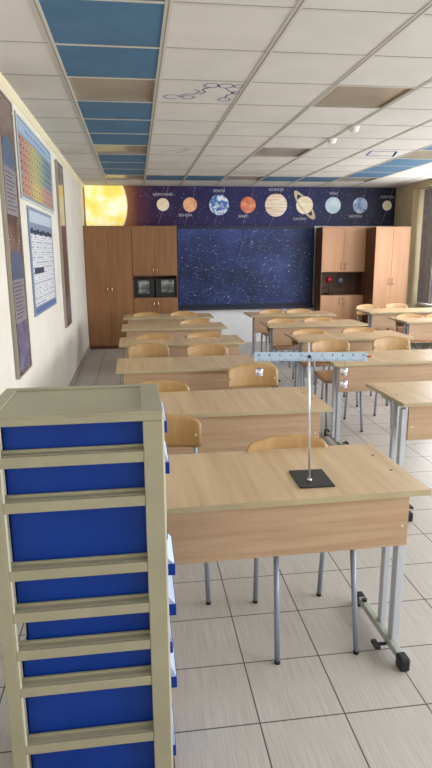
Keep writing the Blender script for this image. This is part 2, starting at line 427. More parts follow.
for (x, y, lab) in ((2.0, 5.40, 'white domed ceiling detector, nearer of the two'), (1.985, 5.97, 'white domed ceiling detector, farther of the two')):
    t = thing('ceiling_detector', lab, 'detector', (x, y, ZC), group='domed ceiling detectors')
    MB().tube([(0, 0, -0.004), (0, 0, -0.014)], 0.05, 24).build('mount', M['white'], t)
    MB().tube([(0, 0, -0.014), (0, 0, -0.034), (0, 0, -0.046), (0, 0, -0.052)], [0.042, 0.042, 0.03, 0.012], 24).build('dome', M['white'], t)

# ------------------------------------------------------------------ mural above the board
mu = thing('space_mural', 'long dark mural of the sun and nine labelled planets above the star map', 'mural', (0, YB, 0))
mm = MB().box(XL + 0.005, XR - 0.005, -0.012, -0.002, 2.035, ZC - 0.002).build('printed_panel', M['mural'], mu)
pts = []
R0, sx, sz = 0.77, -0.875, 2.375
zt, zb = ZC - 0.006, 2.04
at = math.asin((zt - sz) / R0); ab = math.asin((zb - sz) / R0)
arc = [(sx + R0 * math.cos(ab + (at - ab) * k / 24), sz + R0 * math.sin(ab + (at - ab) * k / 24)) for k in range(25)]
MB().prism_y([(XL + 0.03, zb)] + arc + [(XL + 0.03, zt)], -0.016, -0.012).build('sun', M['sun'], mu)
Ri = R0 + 0.012
arc2 = [(sx + Ri * math.cos(ab + (at - ab) * k / 24), sz + Ri * math.sin(ab + (at - ab) * k / 24)) for k in range(25)]
MB().prism_y(arc + list(reversed(arc2)), -0.016, -0.012).build('sun_rim', M['sunrim'], mu)
planets = [('mercury', 0.50, 0.105, 'МЕРКУРИЙ', 1), ('venus', 0.96, 0.12, 'ВЕНЕРА', -1), ('earth', 1.46, 0.17, 'ЗЕМЛЯ', 1), ('mars', 1.965, 0.135, 'МАРС', -1),
           ('jupiter', 2.46, 0.195, 'ЮПИТЕР', 1), ('saturn', 2.97, 0.15, 'САТУРН', -1), ('uranus', 3.485, 0.14, 'УРАН', 1), ('neptune', 3.985, 0.135, 'НЕПТУН', -1), ('pluto', 4.485, 0.085, 'ПЛУТОН', 1)]
for (nm, x, r, txt, side) in planets:
    z = 2.385
    o = MB().tube([(x + 0.10, -0.0135, ZC - 0.01), (x + 0.03, -0.0135, z), (x - 0.10, -0.0135, 2.045)], 0.0035, 6).build('orbit_line', M['orbit'], mu)
    b = MB(); b.disc_y(x, -0.014, z, r, th=0.006)
    pl = b.build('planet', M[nm], mu); pl['label'] = txt.lower() + ' disc'
    pl['label'] = nm + ' printed as a round disc'
    if nm == 'saturn':
        ring = MB(); seg = 48; A, B_, tilt = 0.30, 0.085, math.radians(-52)
        outer, inner = [], []
        for k in range(seg):
            a = 2 * PI * k / seg
            for lst, s in ((outer, 1.0), (inner, 0.72)):
                u, v = A * s * math.cos(a), B_ * s * math.sin(a)
                lst.append((x + u * math.cos(tilt) - v * math.sin(tilt), z + u * math.sin(tilt) + v * math.cos(tilt)))
        for k in range(seg):
            q = (k + 1) % seg
            if 0.10 * seg < k < 0.40 * seg: yy = -0.0145
            else: yy = -0.0215
            ring.poly([(outer[k][0], yy, outer[k][1]), (outer[q][0], yy, outer[q][1]), (inner[q][0], yy, inner[q][1]), (inner[k][0], yy, inner[k][1])])
        rg = ring.build('planet_ring', M['ring'], pl)
    lettering(txt, 0.06, M['text_w'], (x - (0.08 if side < 0 else 0.0), -0.018, z + side * (r + 0.055 if nm != 'saturn' else 0.235)), (PI / 2, 0, 0), 'planet_name', mu)

# ------------------------------------------------------------------ star map board
bd = thing('star_map_board', 'large dark blue star map board on the back wall between cabinets', 'board', (0, YB, 0))
bx0, bx1, bz0, bz1 = 0.70, 3.15, 0.60, 2.035
MB().box(bx0, bx1, -0.05, -0.002, bz0 + 0.06, bz1).build('star_map', M['stars'], bd)
dn = mat('navy_border', (20, 28, 56), 0.5)
f = MB(); f.box(bx0, bx1, -0.056, -0.05, bz0 + 0.06, bz0 + 0.10); f.box(bx0, bx1, -0.056, -0.05, bz1 - 0.05, bz1)
f.box(bx0, bx0 + 0.04, -0.056, -0.05, bz0 + 0.10, bz1 - 0.05); f.box(bx1 - 0.04, bx1, -0.056, -0.05, bz0 + 0.10, bz1 - 0.05)
f.build('border', dn, bd)
MB().box(bx0, bx1, -0.11, -0.002, bz0, bz0 + 0.06, bev=0.004).build('ledge', dn, bd)

# ------------------------------------------------------------------ cabinets
def handle(parent, x, y, z, h=0.11):
    MB().tube([(x, y, z - h / 2), (x, y - 0.022, z - h / 2 + 0.012), (x, y - 0.028, z), (x, y - 0.022, z + h / 2 - 0.012), (x, y, z + h / 2)], 0.0065, 8).build('handle', M['brass'], parent)
def carcass(t, w, d, h, m, ms, mtop=None):
    MB().box(0, 0.018, 0, d, 0.0, h - 0.018).build('side_panel', ms, t); MB().box(w - 0.018, w, 0, d, 0.0, h - 0.018).build('side_panel', ms, t)
    MB().box(0, w, -0.019, d, h - 0.018, h).build('top_panel', mtop or m, t)
    MB().box(0.018, w - 0.018, d - 0.01, d, 0.05, h - 0.018).build('back_panel', ms, t)
    MB().box(0.018, w - 0.018, 0.01, 0.028, 0, 0.06).build('plinth', ms, t)
def door(t, x0, x1, z0, z1, m, hx, hz):
    d = MB().box(x0 + 0.0015, x1 - 0.0015, -0.018, -0.001, z0 + 0.0015, z1 - 0.0015, bev=0.0015).build('door', m, t)
    handle(d, hx, -0.018, hz)
def wardrobe(loc, w, d, h, m, ms, label, hz):
    t = thing('wardrobe_cabinet', label, 'cabinet', loc, group='tall two-door cabinets')
    carcass(t, w, d, h, m, ms)
    door(t, 0, w / 2, 0.06, h - 0.018, m, w / 2 - 0.035, hz); door(t, w / 2, w, 0.06, h - 0.018, m, w / 2 + 0.035, hz)
    return t
def niche_cab(loc, w, d, h, m, ms, label, z0, z1, xin=0.0):
    t = thing('niche_cabinet', label, 'cabinet', loc, group='cabinets with an open middle shelf')
    carcass(t, w, d, h, m, ms)
    door(t, 0, w / 2, z1 + 0.01, h - 0.018, m, w / 2 - 0.035, z1 + 0.10); door(t, w / 2, w, z1 + 0.01, h - 0.018, m, w / 2 + 0.035, z1 + 0.10)
    door(t, 0, w / 2, 0.06, z0 - 0.01, m, w / 2 - 0.035, z0 - 0.12); door(t, w / 2, w, 0.06, z0 - 0.01, m, w / 2 + 0.035, z0 - 0.12)
    MB().box(0.018, w - 0.018, 0, d - 0.01, z0 - 0.018, z0).build('shelf', M['niche'], t)
    MB().box(0.018, w - 0.018, 0, d - 0.01, z1, z1 + 0.018).build('shelf', M['niche'], t)
    MB().box(0.018, w - 0.018, d - 0.03, d - 0.012, z0, z1).build('niche_back', M['niche'], t)
    return t
wardrobe((-0.815, 9.92, 0), 0.765, 0.388, 2.02, M['cab_l'], M['cab_dark'], 'tall brown two-door cabinet in the corner by the left wall', 1.0)
niche_cab((-0.045, 9.92, 0), 0.74, 0.388, 2.02, M['cab_l'], M['cab_dark'], 'brown cabinet with two framed pictures in its open middle shelf', 0.86, 1.21)
niche_cab((3.155, 9.82, 0), 0.775, 0.36, 2.0, M['cab'], M['cab_dark'], 'light wood cabinet whose open shelf holds a red ball model', 0.86, 1.24)
wardrobe((3.935, 9.42, 0), 0.60, 0.56, 1.985, M['cab'], M['cab_dark'], 'light wood two-door cabinet next to the corner pier and curtain', 1.09)

# framed pictures standing in the brown cabinet
for (x0, x1, z0, z1, px0, px1, pz0, pz1, lab) in (
        (-0.02, 0.30, 0.862, 1.165, 0.06, 0.24, 0.06, 0.275, 'black framed grey landscape picture on the left of the cabinet shelf'),
        (0.325, 0.67, 0.862, 1.165, 0.10, 0.31, 0.075, 0.28, 'black framed grey-green picture on the right of the cabinet shelf')):
    t = thing('framed_picture', lab, 'picture', (x0, 9.96, z0), group='framed pictures in the cabinet shelf')
    w, h = x1 - x0, z1 - z0
    MB().box(0, w, 0, 0.03, 0, h, bev=0.004).build('frame', M['black'], t)
    MB().box(px0, px1, -0.003, 0, pz0, pz1).build('print', M['photo'], t)
# orrery
t = thing('orrery_model', 'black orrery model with red ball and small globe on cabinet shelf', 'model', (3.34, 9.92, 0.862))
MB().tube([(-0.01, 0, 0), (-0.01, 0, 0.02), (-0.01, 0, 0.03)], [0.085, 0.085, 0.03], 20).build('base', M['black'], t)
MB().tube([(-0.01, 0, 0.03), (-0.01, 0, 0.24)], 0.01, 10).build('stem', M['black'], t)
MB().tube([(-0.13, 0, 0.10), (-0.01, 0, 0.13), (0.20, 0, 0.13), (0.20, 0, 0.19)], 0.008, 8).build('arm', M['black'], t)
MB().ball((-0.01, 0, 0.255), 0.052).build('sun_ball', M['redball'], t)
MB().ball((0.20, 0, 0.235), 0.045).build('earth_ball', M['globe'], t)

# ------------------------------------------------------------------ curtain
cv = MB(); n = 60; y0c, y1c = 9.02, 9.50
top, bot = [], []
for k in range(n + 1):
    y = y0c + (y1c - y0c) * k / n; x = 4.79 + 0.025 * math.sin(k * 0.75) + 0.01 * math.sin(k * 1.9)
    top.append(cv.bm.verts.new((x, y, 2.575))); bot.append(cv.bm.verts.new((x + 0.01 * math.sin(k), y, 0.74)))
for k in range(n):
    fc = cv.bm.faces.new((top[k], top[k + 1], bot[k + 1], bot[k])); fc.smooth = True
t = thing('window_curtain', 'gathered dark grey curtain beside the window at far right', 'curtain', (0, 0, 0))
cv.build('fabric', M['curtain'], t)
MB().box(4.765, 4.815, 4.0, 9.56, 2.575, 2.598).build('rail', M['frame'], t)

# ------------------------------------------------------------------ left wall: posters and banners
def wp(label, name, y0, y1, z0, z1, cat='poster', group=None):
    return thing(name, label, cat, (XL + 0.003, y0, z0), group=group)
# narrow banners under acrylic
def banner(y0, y1, z0, z1, m, label, panels):
    t = wp(label, 'wall_banner', y0, y1, z0, z1, 'banner', 'narrow framed banners on the left wall')
    w, h = y1 - y0, z1 - z0
    MB().box(0, 0.018, 0, w, 0, h).build('printed_panel', m, t)
    f = MB(); f.box(0, 0.024, -0.012, 0, -0.012, h + 0.012); f.box(0, 0.024, w, w + 0.012, -0.012, h + 0.012); f.box(0, 0.024, 0, w, -0.012, 0); f.box(0, 0.024, 0, w, h, h + 0.012)
    f.build('edge_frame', mat('banner_edge', (158, 150, 136), 0.3), t)
    for zz in (0.06, h * 0.5, h - 0.06):
        for yy in (0.02, w - 0.02):
            MB().tube([(0.018, yy, zz), (0.026, yy, zz)], 0.007, 10).build('screw', M['chrome'], t)
    for (a, b, c, d, mm, rnd_) in panels:
        p = MB(); pts = [(a, c), (b, c), (b, d)]
        if rnd_:
            for k in range(1, 12): pts.append(((a + b) / 2 + (b - a) / 2 * math.cos(PI * k / 12), d + 0.10 * math.sin(PI * k / 12)))
        pts.append((a, d)); p.prism_x(pts, 0.018, 0.0195)
        p.build('text_panel', mm, t)
        if mm is M['greytext']:
            q = MB(); zz = c + 0.03
            while zz < d - 0.02:
                q.box(0.0195, 0.0202, a + 0.03, b - 0.03 - 0.05 * ((int(zz * 1000)) % 3), zz, zz + 0.006); zz += 0.026
            q.build('text_lines', M['text_d'], t)
banner(3.96, 4.42, 0.78, 2.58, M['banner'], 'narrow brown framed banner on left wall, nearest the camera',
       [(0.05, 0.42, 0.02, 0.35, M['violet'], False), (0.05, 0.42, 0.35, 0.64, M['greytext'], False), (0.05, 0.42, 0.64, 0.74, M['bluetext'], True),
        (0.05, 0.42, 1.06, 1.36, M['greytext'], False), (0.05, 0.42, 1.36, 1.46, M['bluetext'], True)])
banner(6.78, 7.29, 0.77, 2.56, M['banner2'], 'narrow brown framed banner on left wall, nearer the brown cabinets', [])
# periodic table poster
t = wp('colourful periodic table poster high on the left wall', 'periodic_table_poster', 4.63, 6.42, 1.99, 2.59)
W, H = 1.79, 0.60
MB().box(0, 0.006, 0, W, 0, H).build('sheet', mat('poster_blue_edge', (130, 146, 158), 0.3), t)
g = MB()
hue = [(206, 96, 70), (216, 124, 70), (226, 150, 70), (228, 176, 78), (232, 204, 84), (224, 216, 96), (196, 206, 104), (170, 192, 108), (140, 172, 128), (112, 150, 150), (96, 130, 160), (90, 118, 156), (120, 130, 160)]
hue = [tuple(int(v * 0.62 + 56) for v in c) for c in hue]
hm = [mat('element_cell_%d' % k, c, 0.4) for k, c in enumerate(hue)]
bm_ = [mat('lower_cell_%d' % k, tuple(int(v * 0.68 + 48) for v in c), 0.4) for k, c in enumerate([(206, 120, 84), (214, 132, 92), (220, 146, 90), (226, 170, 84), (234, 202, 80), (236, 212, 84), (234, 200, 92), (226, 170, 110), (214, 142, 110), (208, 130, 112), (200, 124, 112), (196, 120, 112), (190, 122, 120)])]
nc = 13
for r in range(8):
    for c in range(nc):
        a = 0.06 + (W - 0.12) * c / nc; b = a + (W - 0.12) / nc - 0.012
        if r < 5: z1 = H - 0.14 - r * 0.055; z0 = z1 - (0.042 if r % 2 == 0 else 0.046)
        else: z1 = H - 0.14 - 5 * 0.055 - (r - 5) * 0.05; z0 = z1 - 0.044
        g.box(0.006, 0.0066, a, b, z0, z1, (hm if r < 5 else bm_)[c])
        g.box(0.0066, 0.0070, a + 0.02, a + 0.055, z0 + 0.016, z0 + 0.030, M['text_d'])
g.build('element_cells', None, t)
g = MB(); g.box(0.006, 0.0066, 0.06, W - 0.06, H - 0.12, H - 0.03, mat('poster_header', (150, 176, 202), 0.4))
for k in range(9): g.box(0.0066, 0.0070, 0.35 + k * 0.12, 0.42 + k * 0.12, H - 0.09, H - 0.065, mat('header_ink_%d' % k, (110, 132, 164), 0.5))
g.build('header', None, t)
g = MB(); bw = mat('poster_border', (206, 214, 214), 0.3)
g.box(0.006, 0.008, 0.0, W, 0, 0.014, bw); g.box(0.006, 0.008, 0, W, H - 0.014, H, bw); g.box(0.006, 0.008, 0, 0.02, 0.014, H - 0.014, bw); g.box(0.006, 0.008, W - 0.02, W, 0.014, H - 0.014, bw)
g.build('border', None, t)
# solubility table poster
t = wp('pale blue chemistry table poster with black header cells below the periodic table', 'chemistry_table_poster', 4.84, 6.15, 1.09, 1.955)
W, H = 1.31, 0.865
MB().box(0, 0.006, 0, W, 0, H).build('sheet', mat('poster_pale_blue', (128, 146, 172), 0.35), t)
g = MB(); g.box(0.006, 0.0064, 0.06, W - 0.06, 0.075, H - 0.21, M['paperw'])
g.box(0.006, 0.0064, 0.06, W - 0.06, H - 0.12, H - 0.03, mat('poster_sky', (186, 200, 216), 0.4))
g.box(0.006, 0.0064, 0.06, W - 0.06, 0.02, 0.06, mat('poster_footer', (84, 108, 160), 0.4))
g.build('printed_areas', None, t)
g = MB()
for k in range(8):
    a = 0.06 + k * 0.15; g.box(0.0064, 0.0072, a, a + 0.12, H - 0.205 - 0.01 * (k % 2), H - 0.165 - 0.01 * (k % 2), M['text_d'])
g.box(0.0064, 0.0072, 0.06, W - 0.06, H - 0.192, H - 0.186, M['text_d'])
g.box(0.0064, 0.0072, 0.12, 0.62, 0.335, 0.385, M['text_d'])
g.build('black_headers', None, t)
g = MB(); gl = mat('grid_grey', (140, 146, 160), 0.6); rr = random.Random(5)
for k in range(15):
    z = 0.075 + k * (H - 0.285) / 14
    g.box(0.0064, 0.0068, 0.06, W - 0.06, z - 0.0015, z + 0.0015, gl)
for k in range(17):
    a = 0.06 + k * (W - 0.12) / 16
    g.box(0.0064, 0.0068, a - 0.002, a + 0.002, 0.075, H - 0.21, gl)
    for q in range(14):
        if rr.random() < 0.75 and k < 16:
            z = 0.075 + q * (H - 0.285) / 14
            g.box(0.0064, 0.0070, a + 0.02, a + 0.05, z + 0.014, z + 0.026, M['ink'])
g.build('table_grid', None, t)

# ------------------------------------------------------------------ desks
DW, DD, DH = 1.245, 0.555, 0.72
def make_desk():
    t = thing('school_desk', '', 'desk', (0, 0, 0), group='two-seat school desks in rows')
    w, d = DW / 2, DD
    tp = MB(); tp.box(-w + 0.004, w - 0.004, 0.004, d - 0.004, DH - 0.022, DH, M['desk'], bev=0.003)
    tp.build('tabletop', None, t)
    e = MB()
    e.box(-w, w, 0, 0.005, DH - 0.0215, DH - 0.0012); e.box(-w, w, d - 0.005, d, DH - 0.0215, DH - 0.0012)
    e.box(-w, -w + 0.005, 0.005, d - 0.005, DH - 0.0215, DH - 0.0012); e.box(w - 0.005, w, 0.005, d - 0.005, DH - 0.0215, DH - 0.0012)
    e.build('edge_band', M['desk_edge'], t)
    MB().box(-w + 0.06, w - 0.06, 0.045, 0.061, 0.475, DH - 0.022, bev=0.002).build('modesty_panel', M['panel'], t)
    for s in (-1, 1):
        x = s * (w - 0.074)
        for yy, ww in ((0.075, 0.021), (0.185, 0.017)):
            MB().box(x - ww * 0.75, x + ww * 0.75, yy - ww, yy + ww, 0.05, DH - 0.05, bev=0.003).build('leg', M['steel_l'], t)
        x = s * (w - 0.090)
        fb = MB().box(x - 0.014, x + 0.014, -0.04, 0.37, 0.022, 0.052, bev=0.003).build('foot_bar', M['foot'], t)
        MB().box(x - 0.02, x + 0.02, -0.072, -0.02, 0.0, 0.056, bev=0.008).build('end_cap', M['black'], fb)
        MB().box(x - 0.02, x + 0.02, 0.36, 0.405, 0.0, 0.056, bev=0.008).build('end_cap', M['black'], fb)
        MB().tube([(x, 0.33, 0.05), (x, 0.33, 0.062)], 0.012, 10).build('cap_screw', M['black'], fb)
        MB().box(x - 0.016, x + 0.016, 0.05, d - 0.05, DH - 0.052, DH - 0.022, bev=0.002).build('top_rail', M['steel'], t)
        kn = MB(); kn.tube([(x - s * 0.02, 0.06, 0.035), (x - s * 0.055, 0.06, 0.035)], 0.007, 8); kn.box(min(x - s * 0.055, x - s * 0.075), max(x - s * 0.055, x - s * 0.075), 0.035, 0.085, 0.028, 0.042)
        kn.build('locking_knob', M['black'], t)
        for yy in (0.215, 0.395):
            MB().tube([(s * (w - 0.06), yy, DH - 0.001), (s * (w - 0.06), yy, DH + 0.0012)], 0.006, 8).build('screw', M['black'], t)
        MB().tube([(s * (w - 0.085), 0.0455, 0.56), (s * (w - 0.085), 0.0425, 0.56)], 0.006, 8).build('panel_bolt', M['rivet'], t)
    return t
proto = make_desk()
XA, XB = 0.445, 2.195
desks = [
    (XA, 1.892, 'nearest school desk, holding the lever balance stand'),
    (XA + 0.02, 3.085, 'school desk directly behind the nearest desk'),
    (XA, 4.36, 'third school desk from the camera in the left column'),
    (XA - 0.01, 5.62, 'fourth school desk from the camera in the left column'),
    (XA - 0.01, 6.82, 'fifth school desk from the camera in the left column'),
    (XA - 0.01, 7.98, 'farthest school desk of the left column, before the star map'),
    (XB - 0.045, 3.125, 'nearest desk of the middle column, cut by the right picture edge'),
    (XB - 0.035, 4.37, 'middle column desk seen right behind the balance beam weights'),
    (XB + 0.03, 5.66, 'third desk from the camera in the middle column'),
    (XB - 0.01, 6.80, 'fourth desk from the camera in the middle column'),
    (XB + 0.0, 7.98, 'farthest desk of the middle column, under the right end of the star map'),
    (3.99, 6.93, 'nearer of the two desks by the windows on the far right'),
    (3.985, 8.12, 'farther desk by the windows, in front of the light cabinets'),
]
turn = {0: 0.02, 6: 0.02}
for i, (x, y, lab) in enumerate(desks):
    if i == 0: proto.location = (x, y, 0); proto.rotation_euler = (0, 0, turn[0]); proto['label'] = lab
    else:
        r = dup(proto, (x, y, 0), turn.get(i, 0.0), lab)
        if i == 6:      # its left leg frame sits a little further out
            for c in r.children:
                if c.name.split('.')[0] in ('leg', 'foot_bar', 'locking_knob') and c.data.vertices[0].co.x < 0: c.location.x = -0.036

# ------------------------------------------------------------------ chairs
def make_chair():
    t = thing('school_chair', '', 'chair', (0, 0, 0), group='plywood school chairs')
    SZ = 0.476
    # seat: waterfall plywood
    s = MB(); nu, nv = 10, 12; grid = []
    def seatz(v): return SZ - 0.006 * max(0, (0.18 - v) / 0.18) ** 2 + 0.018 * max(0, (v - 0.75) / 0.25) ** 2 - 0.006 * math.sin(PI * v)
    for iv in range(nv + 1):
        v = iv / nv; row = []
        hw = 0.185 - 0.03 * max(0, (0.15 - v) / 0.15) ** 2 - 0.015 * v
        for iu in range(nu + 1):
            u = iu / nu * 2 - 1
            row.append((u * hw, -0.455 + 0.385 * v, seatz(v)))
        grid.append(row)
    def sheet(mb, grid, th, nrm):
        A = [[mb.bm.verts.new(p) for p in r] for r in grid]
        B = [[mb.bm.verts.new(Vector(p) + Vector(nrm) * th) for p in r] for r in grid]
        R, Cc = len(grid), len(grid[0])
        for r in range(R - 1):
            for c in range(Cc - 1):
                f = mb.bm.faces.new((A[r][c], A[r][c + 1], A[r + 1][c + 1], A[r + 1][c])); f.smooth = True
                f = mb.bm.faces.new((B[r][c], B[r + 1][c], B[r + 1][c + 1], B[r][c + 1])); f.smooth = True
        ring = [(0, c) for c in range(Cc)] + [(r, Cc - 1) for r in range(1, R)] + [(R - 1, c) for c in range(Cc - 2, -1, -1)] + [(r, 0) for r in range(R - 2, 0, -1)]
        for k in range(len(ring)):
            a, b = ring[k], ring[(k + 1) % len(ring)]
            mb.bm.faces.new((A[a[0]][a[1]], B[a[0]][a[1]], B[b[0]][b[1]], A[b[0]][b[1]]))
    sheet(s, grid, -0.011, (0, 0, 1)); s.build('seat', M['ply_seat'], t)
    # backrest: bent plywood, arched top, rounded corners
    b = MB(); grid = []; nu, nv = 20, 8
    for iv in range(nv + 1):
        v = iv / nv; row = []
        for iu in range(nu + 1):
            u = iu / nu * 2 - 1
            ztop = 0.778 - 0.030 * u * u - 0.022 * max(0, (abs(u) - 0.88) / 0.12) ** 2
            zbot = 0.607 + 0.012 * max(0, (abs(u) - 0.85) / 0.15) ** 2
            z = zbot + (ztop - zbot) * v
            row.append((u * 0.192, 0.012 - 0.035 * u * u + 0.02 * v, z))
        grid.append(row)
    sheet(b, grid, 0.010, (0, 1, 0)); bk = b.build('backrest', M['ply'], t)
    for sx in (-1, 1):
        MB().tube([(sx * 0.163, -0.018, 0.675), (sx * 0.163, -0.008, 0.675)], 0.0065, 10).build('rivet', M['rivet'], bk)
        MB().tube([(sx * 0.161, 0.040, 0.675), (sx * 0.161, 0.048, 0.675)], 0.0065, 10).build('rivet', M['rivet'], bk)
        MB().tube([(sx * 0.158, -0.40, SZ - 0.03), (sx * 0.165, -0.47, 0.012)], 0.0115, 10).build('leg', M['steel'], t)
        MB().tube([(sx * 0.158, -0.10, SZ - 0.03), (sx * 0.155, -0.055, 0.012)], 0.0115, 10).build('leg', M['steel'], t)
        MB().tube([(sx * 0.158, -0.41, SZ - 0.026), (sx * 0.158, -0.09, SZ - 0.026)], 0.0115, 10).build('seat_rail', M['steel'], t)
        MB().tube([(sx * 0.158, -0.10, SZ - 0.026), (sx * 0.158, -0.04, SZ + 0.01), (sx * 0.160, 0.0, 0.58), (sx * 0.161, 0.026, 0.64), (sx * 0.161, 0.034, 0.70)], 0.0105, 10).build('back_post', M['steel'], t)
        for yy, xx in ((-0.4705, 0.165), (-0.0545, 0.155)):
            MB().tube([(sx * xx, yy, 0.0), (sx * xx, yy, 0.014)], 0.0122, 10).build('foot_tip', M['black'], t)
    MB().tube([(-0.158, -0.38, SZ - 0.03), (0.158, -0.38, SZ - 0.03)], 0.009, 8).build('crossbar', M['steel'], t)
    MB().tube([(-0.158, -0.12, SZ - 0.03), (0.158, -0.12, SZ - 0.03)], 0.009, 8).build('crossbar', M['steel'], t)
    return t
chair = make_chair()
L = 'plywood school chair, '
chairs = [
    (0.115, 2.86, 0.0, L + 'backrest showing just right of the drawer tower'),
    (0.650, 2.43, 0.035, L + 'tucked closest to the desk holding the balance stand'),
    (0.13, 3.70, 0.0, L + 'left seat behind the second desk, only top showing'),
    (0.835, 4.15, 0.0, L + 'behind the second desk, below the balance beam left end'),
    (0.09, 5.33, 0.0, L + 'left of the pair at the third desk of the left column'),
    (0.62, 5.22, 0.0, L + 'right of the pair at the third desk of the left column'),
    (0.16, 5.97, -0.03, L + 'left of the pair at the fourth desk of the left column'),
    (0.69, 6.02, 0.0, L + 'right of the pair at the fourth desk of the left column'),
    (0.71, 7.27, 0.04, L + 'single one at the fifth desk of the left column'),
    (0.125, 8.23, 0.0, L + 'at the farthest left column desk, in front of the brown cabinets'),
    (0.65, 8.27, 0.0, L + 'at the farthest left column desk, in front of the star map corner'),
    (1.81, 5.28, 0.0, L + 'seen just above the middle of the balance beam'),
    (2.45, 5.34, 0.0, L + 'right of the pair at the second desk of the middle column'),
    (1.835, 6.07, 0.0, L + 'left of the pair at the third desk of the middle column'),
    (2.42, 6.12, 0.0, L + 'right of the pair at the third desk of the middle column'),
    (1.80, 7.15, 0.0, L + 'left of the pair at the fourth desk of the middle column'),
    (2.29, 7.20, 0.0, L + 'right of the pair at the fourth desk of the middle column'),
    (1.94, 8.31, 0.0, L + 'left of the pair at the farthest middle column desk'),
    (2.35, 8.31, 0.0, L + 'right of the pair at the farthest middle column desk'),
    (3.60, 7.35, 0.0, L + 'left of the pair at the nearer window-side desk'),
    (4.02, 7.34, 0.0, L + 'right of the pair at the nearer window-side desk'),
    (3.60, 8.80, 0.05, L + 'at the far window-side desk, before the shelf cabinet'),
    (4.12, 8.88, 0.0, L + 'at the far window-side desk, before the two-door light cabinet'),
]
for i, (x, y, rz, lab) in enumerate(chairs):
    if i == 0: chair.location = (x, y, 0); chair.rotation_euler = (0, 0, rz); chair['label'] = lab
    else: dup(chair, (x, y, 0), rz, lab)

# ------------------------------------------------------------------ drawer tower, left foreground
X0, X1, Y0, Y1, ZT_ = -0.399, 0.056, 1.448, 1.778, 1.1941
t = thing('drawer_tower', 'tall beige plastic tower of blue drawers in left foreground', 'drawer unit', (X0, Y0, 0))
W, D = X1 - X0, Y1 - Y0
pl, pr = 0.038, 0.052          # post widths
for yy in (0.0, D - 0.03):
    MB().box(0, pl, yy, yy + 0.03, 0.03, ZT_ - 0.026, bev=0.003).build('post', M['beige'], t)
    MB().box(W - pr, W, yy, yy + 0.03, 0.03, ZT_ - 0.026, bev=0.003).build('post', M['beige'], t)
# highlight on the left post's inner edge, painted as a pale strip
MB().box(pl, pl + 0.006, 0.003, 0.012, 0.06, ZT_ - 0.03, bev=0.002).build('post_highlight', M['beige_l'], t)
top = MB()
top.box(0, W, 0, D, ZT_ - 0.026, ZT_ - 0.005, bev=0.003)
top.box(0, W, 0, 0.03, ZT_ - 0.006, ZT_, bev=0.002); top.box(0, W, D - 0.03, D, ZT_ - 0.006, ZT_, bev=0.002)
top.box(0, 0.035, 0.03, D - 0.03, ZT_ - 0.006, ZT_, bev=0.002); top.box(W - 0.055, W, 0.03, D - 0.03, ZT_ - 0.006, ZT_, bev=0.002)
top.build('top_panel', M['beige'], t)
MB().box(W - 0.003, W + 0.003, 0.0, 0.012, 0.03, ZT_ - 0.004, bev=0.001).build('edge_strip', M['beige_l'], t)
base = MB().box(0, W, 0, D, 0.0, 0.03, bev=0.003).build('base', M['beige'], t)
rail_bot = [1.0569, 0.9334, 0.7394, 0.6139, 0.4973, 0.3797, 0.1886]
RH = 0.030
for zb_ in rail_bot:
    for (ya, yb) in ((0.002, 0.012), (D - 0.012, D - 0.002)):
        r = MB(); r.box(pl, W - pr, ya, yb, zb_, zb_ + RH, bev=0.002)
        if ya < 0.1: r.box(pl, W - pr, 0.012, 0.05, zb_ + RH - 0.006, zb_ + RH + 0.002); r.box(pl, W - pr, 0.030, 0.036, zb_ + RH + 0.002, zb_ + RH + 0.010)
        else: r.box(pl, W - pr, D - 0.05, D - 0.012, zb_ + RH - 0.006, zb_ + RH + 0.002)
        r.build('rail', M['beige'], t)
levels = [(1.1657, 1.0883)] + [(rail_bot[k], rail_bot[k + 1] + RH) for k in range(6)] + [(0.1886, 0.032)]
for k, (zt_, zb_) in enumerate(levels):
    zt2, zb2 = zt_ - 0.004 if k else zt_, zb_ + 0.004
    shift = 0.02 if k == 4 else 0.0
    bx = MB(); x0_, x1_ = pl + 0.004 + shift, W + 0.004
    ya, yb = 0.040, D - 0.040
    bx.box(x0_, x1_, ya, ya + 0.004, zb2, zt2); bx.box(x0_, x1_, yb - 0.004, yb, zb2, zt2)
    bx.box(x0_, x0_ + 0.004, ya, yb, zb2, zt2); bx.box(x0_, x1_, ya, yb, zb2, zb2 + 0.004)
    bx.box(x1_ - 0.004, x1_, ya, yb, zb2, zt2)
    bx.box(x0_, x1_, ya - 0.004, ya, zt2 - 0.010, zt2 - 0.004)
    dr = bx.build('drawer', M['blue'], t)
    hgt = zt2 - zb2
    out, hb = [(0.010, 0.018), (0.014, 0.024), (0.004, 0.02), (0.023, 0.032), (0.023, 0.018), (0.010, 0.01), (0.020, 0.08), (0.012, 0.02)][k]
    MB().box(x1_, x1_ + out, ya + 0.03, yb - 0.03, zb2 + 0.002 + hb, zb2 + 0.032 + hb, bev=0.0015).build('handle', M['blue'], dr)
    lp = MB(); zl_ = zb2 + 0.033 + hb
    lp.prism_y([(x1_, zt2 - 0.004), (x1_ + 0.003, zt2 - 0.004), (x1_ + out - 0.002, zl_), (x1_, zl_)], ya + 0.04, yb - 0.04)
    lp.build('label_holder', M['label'], dr)

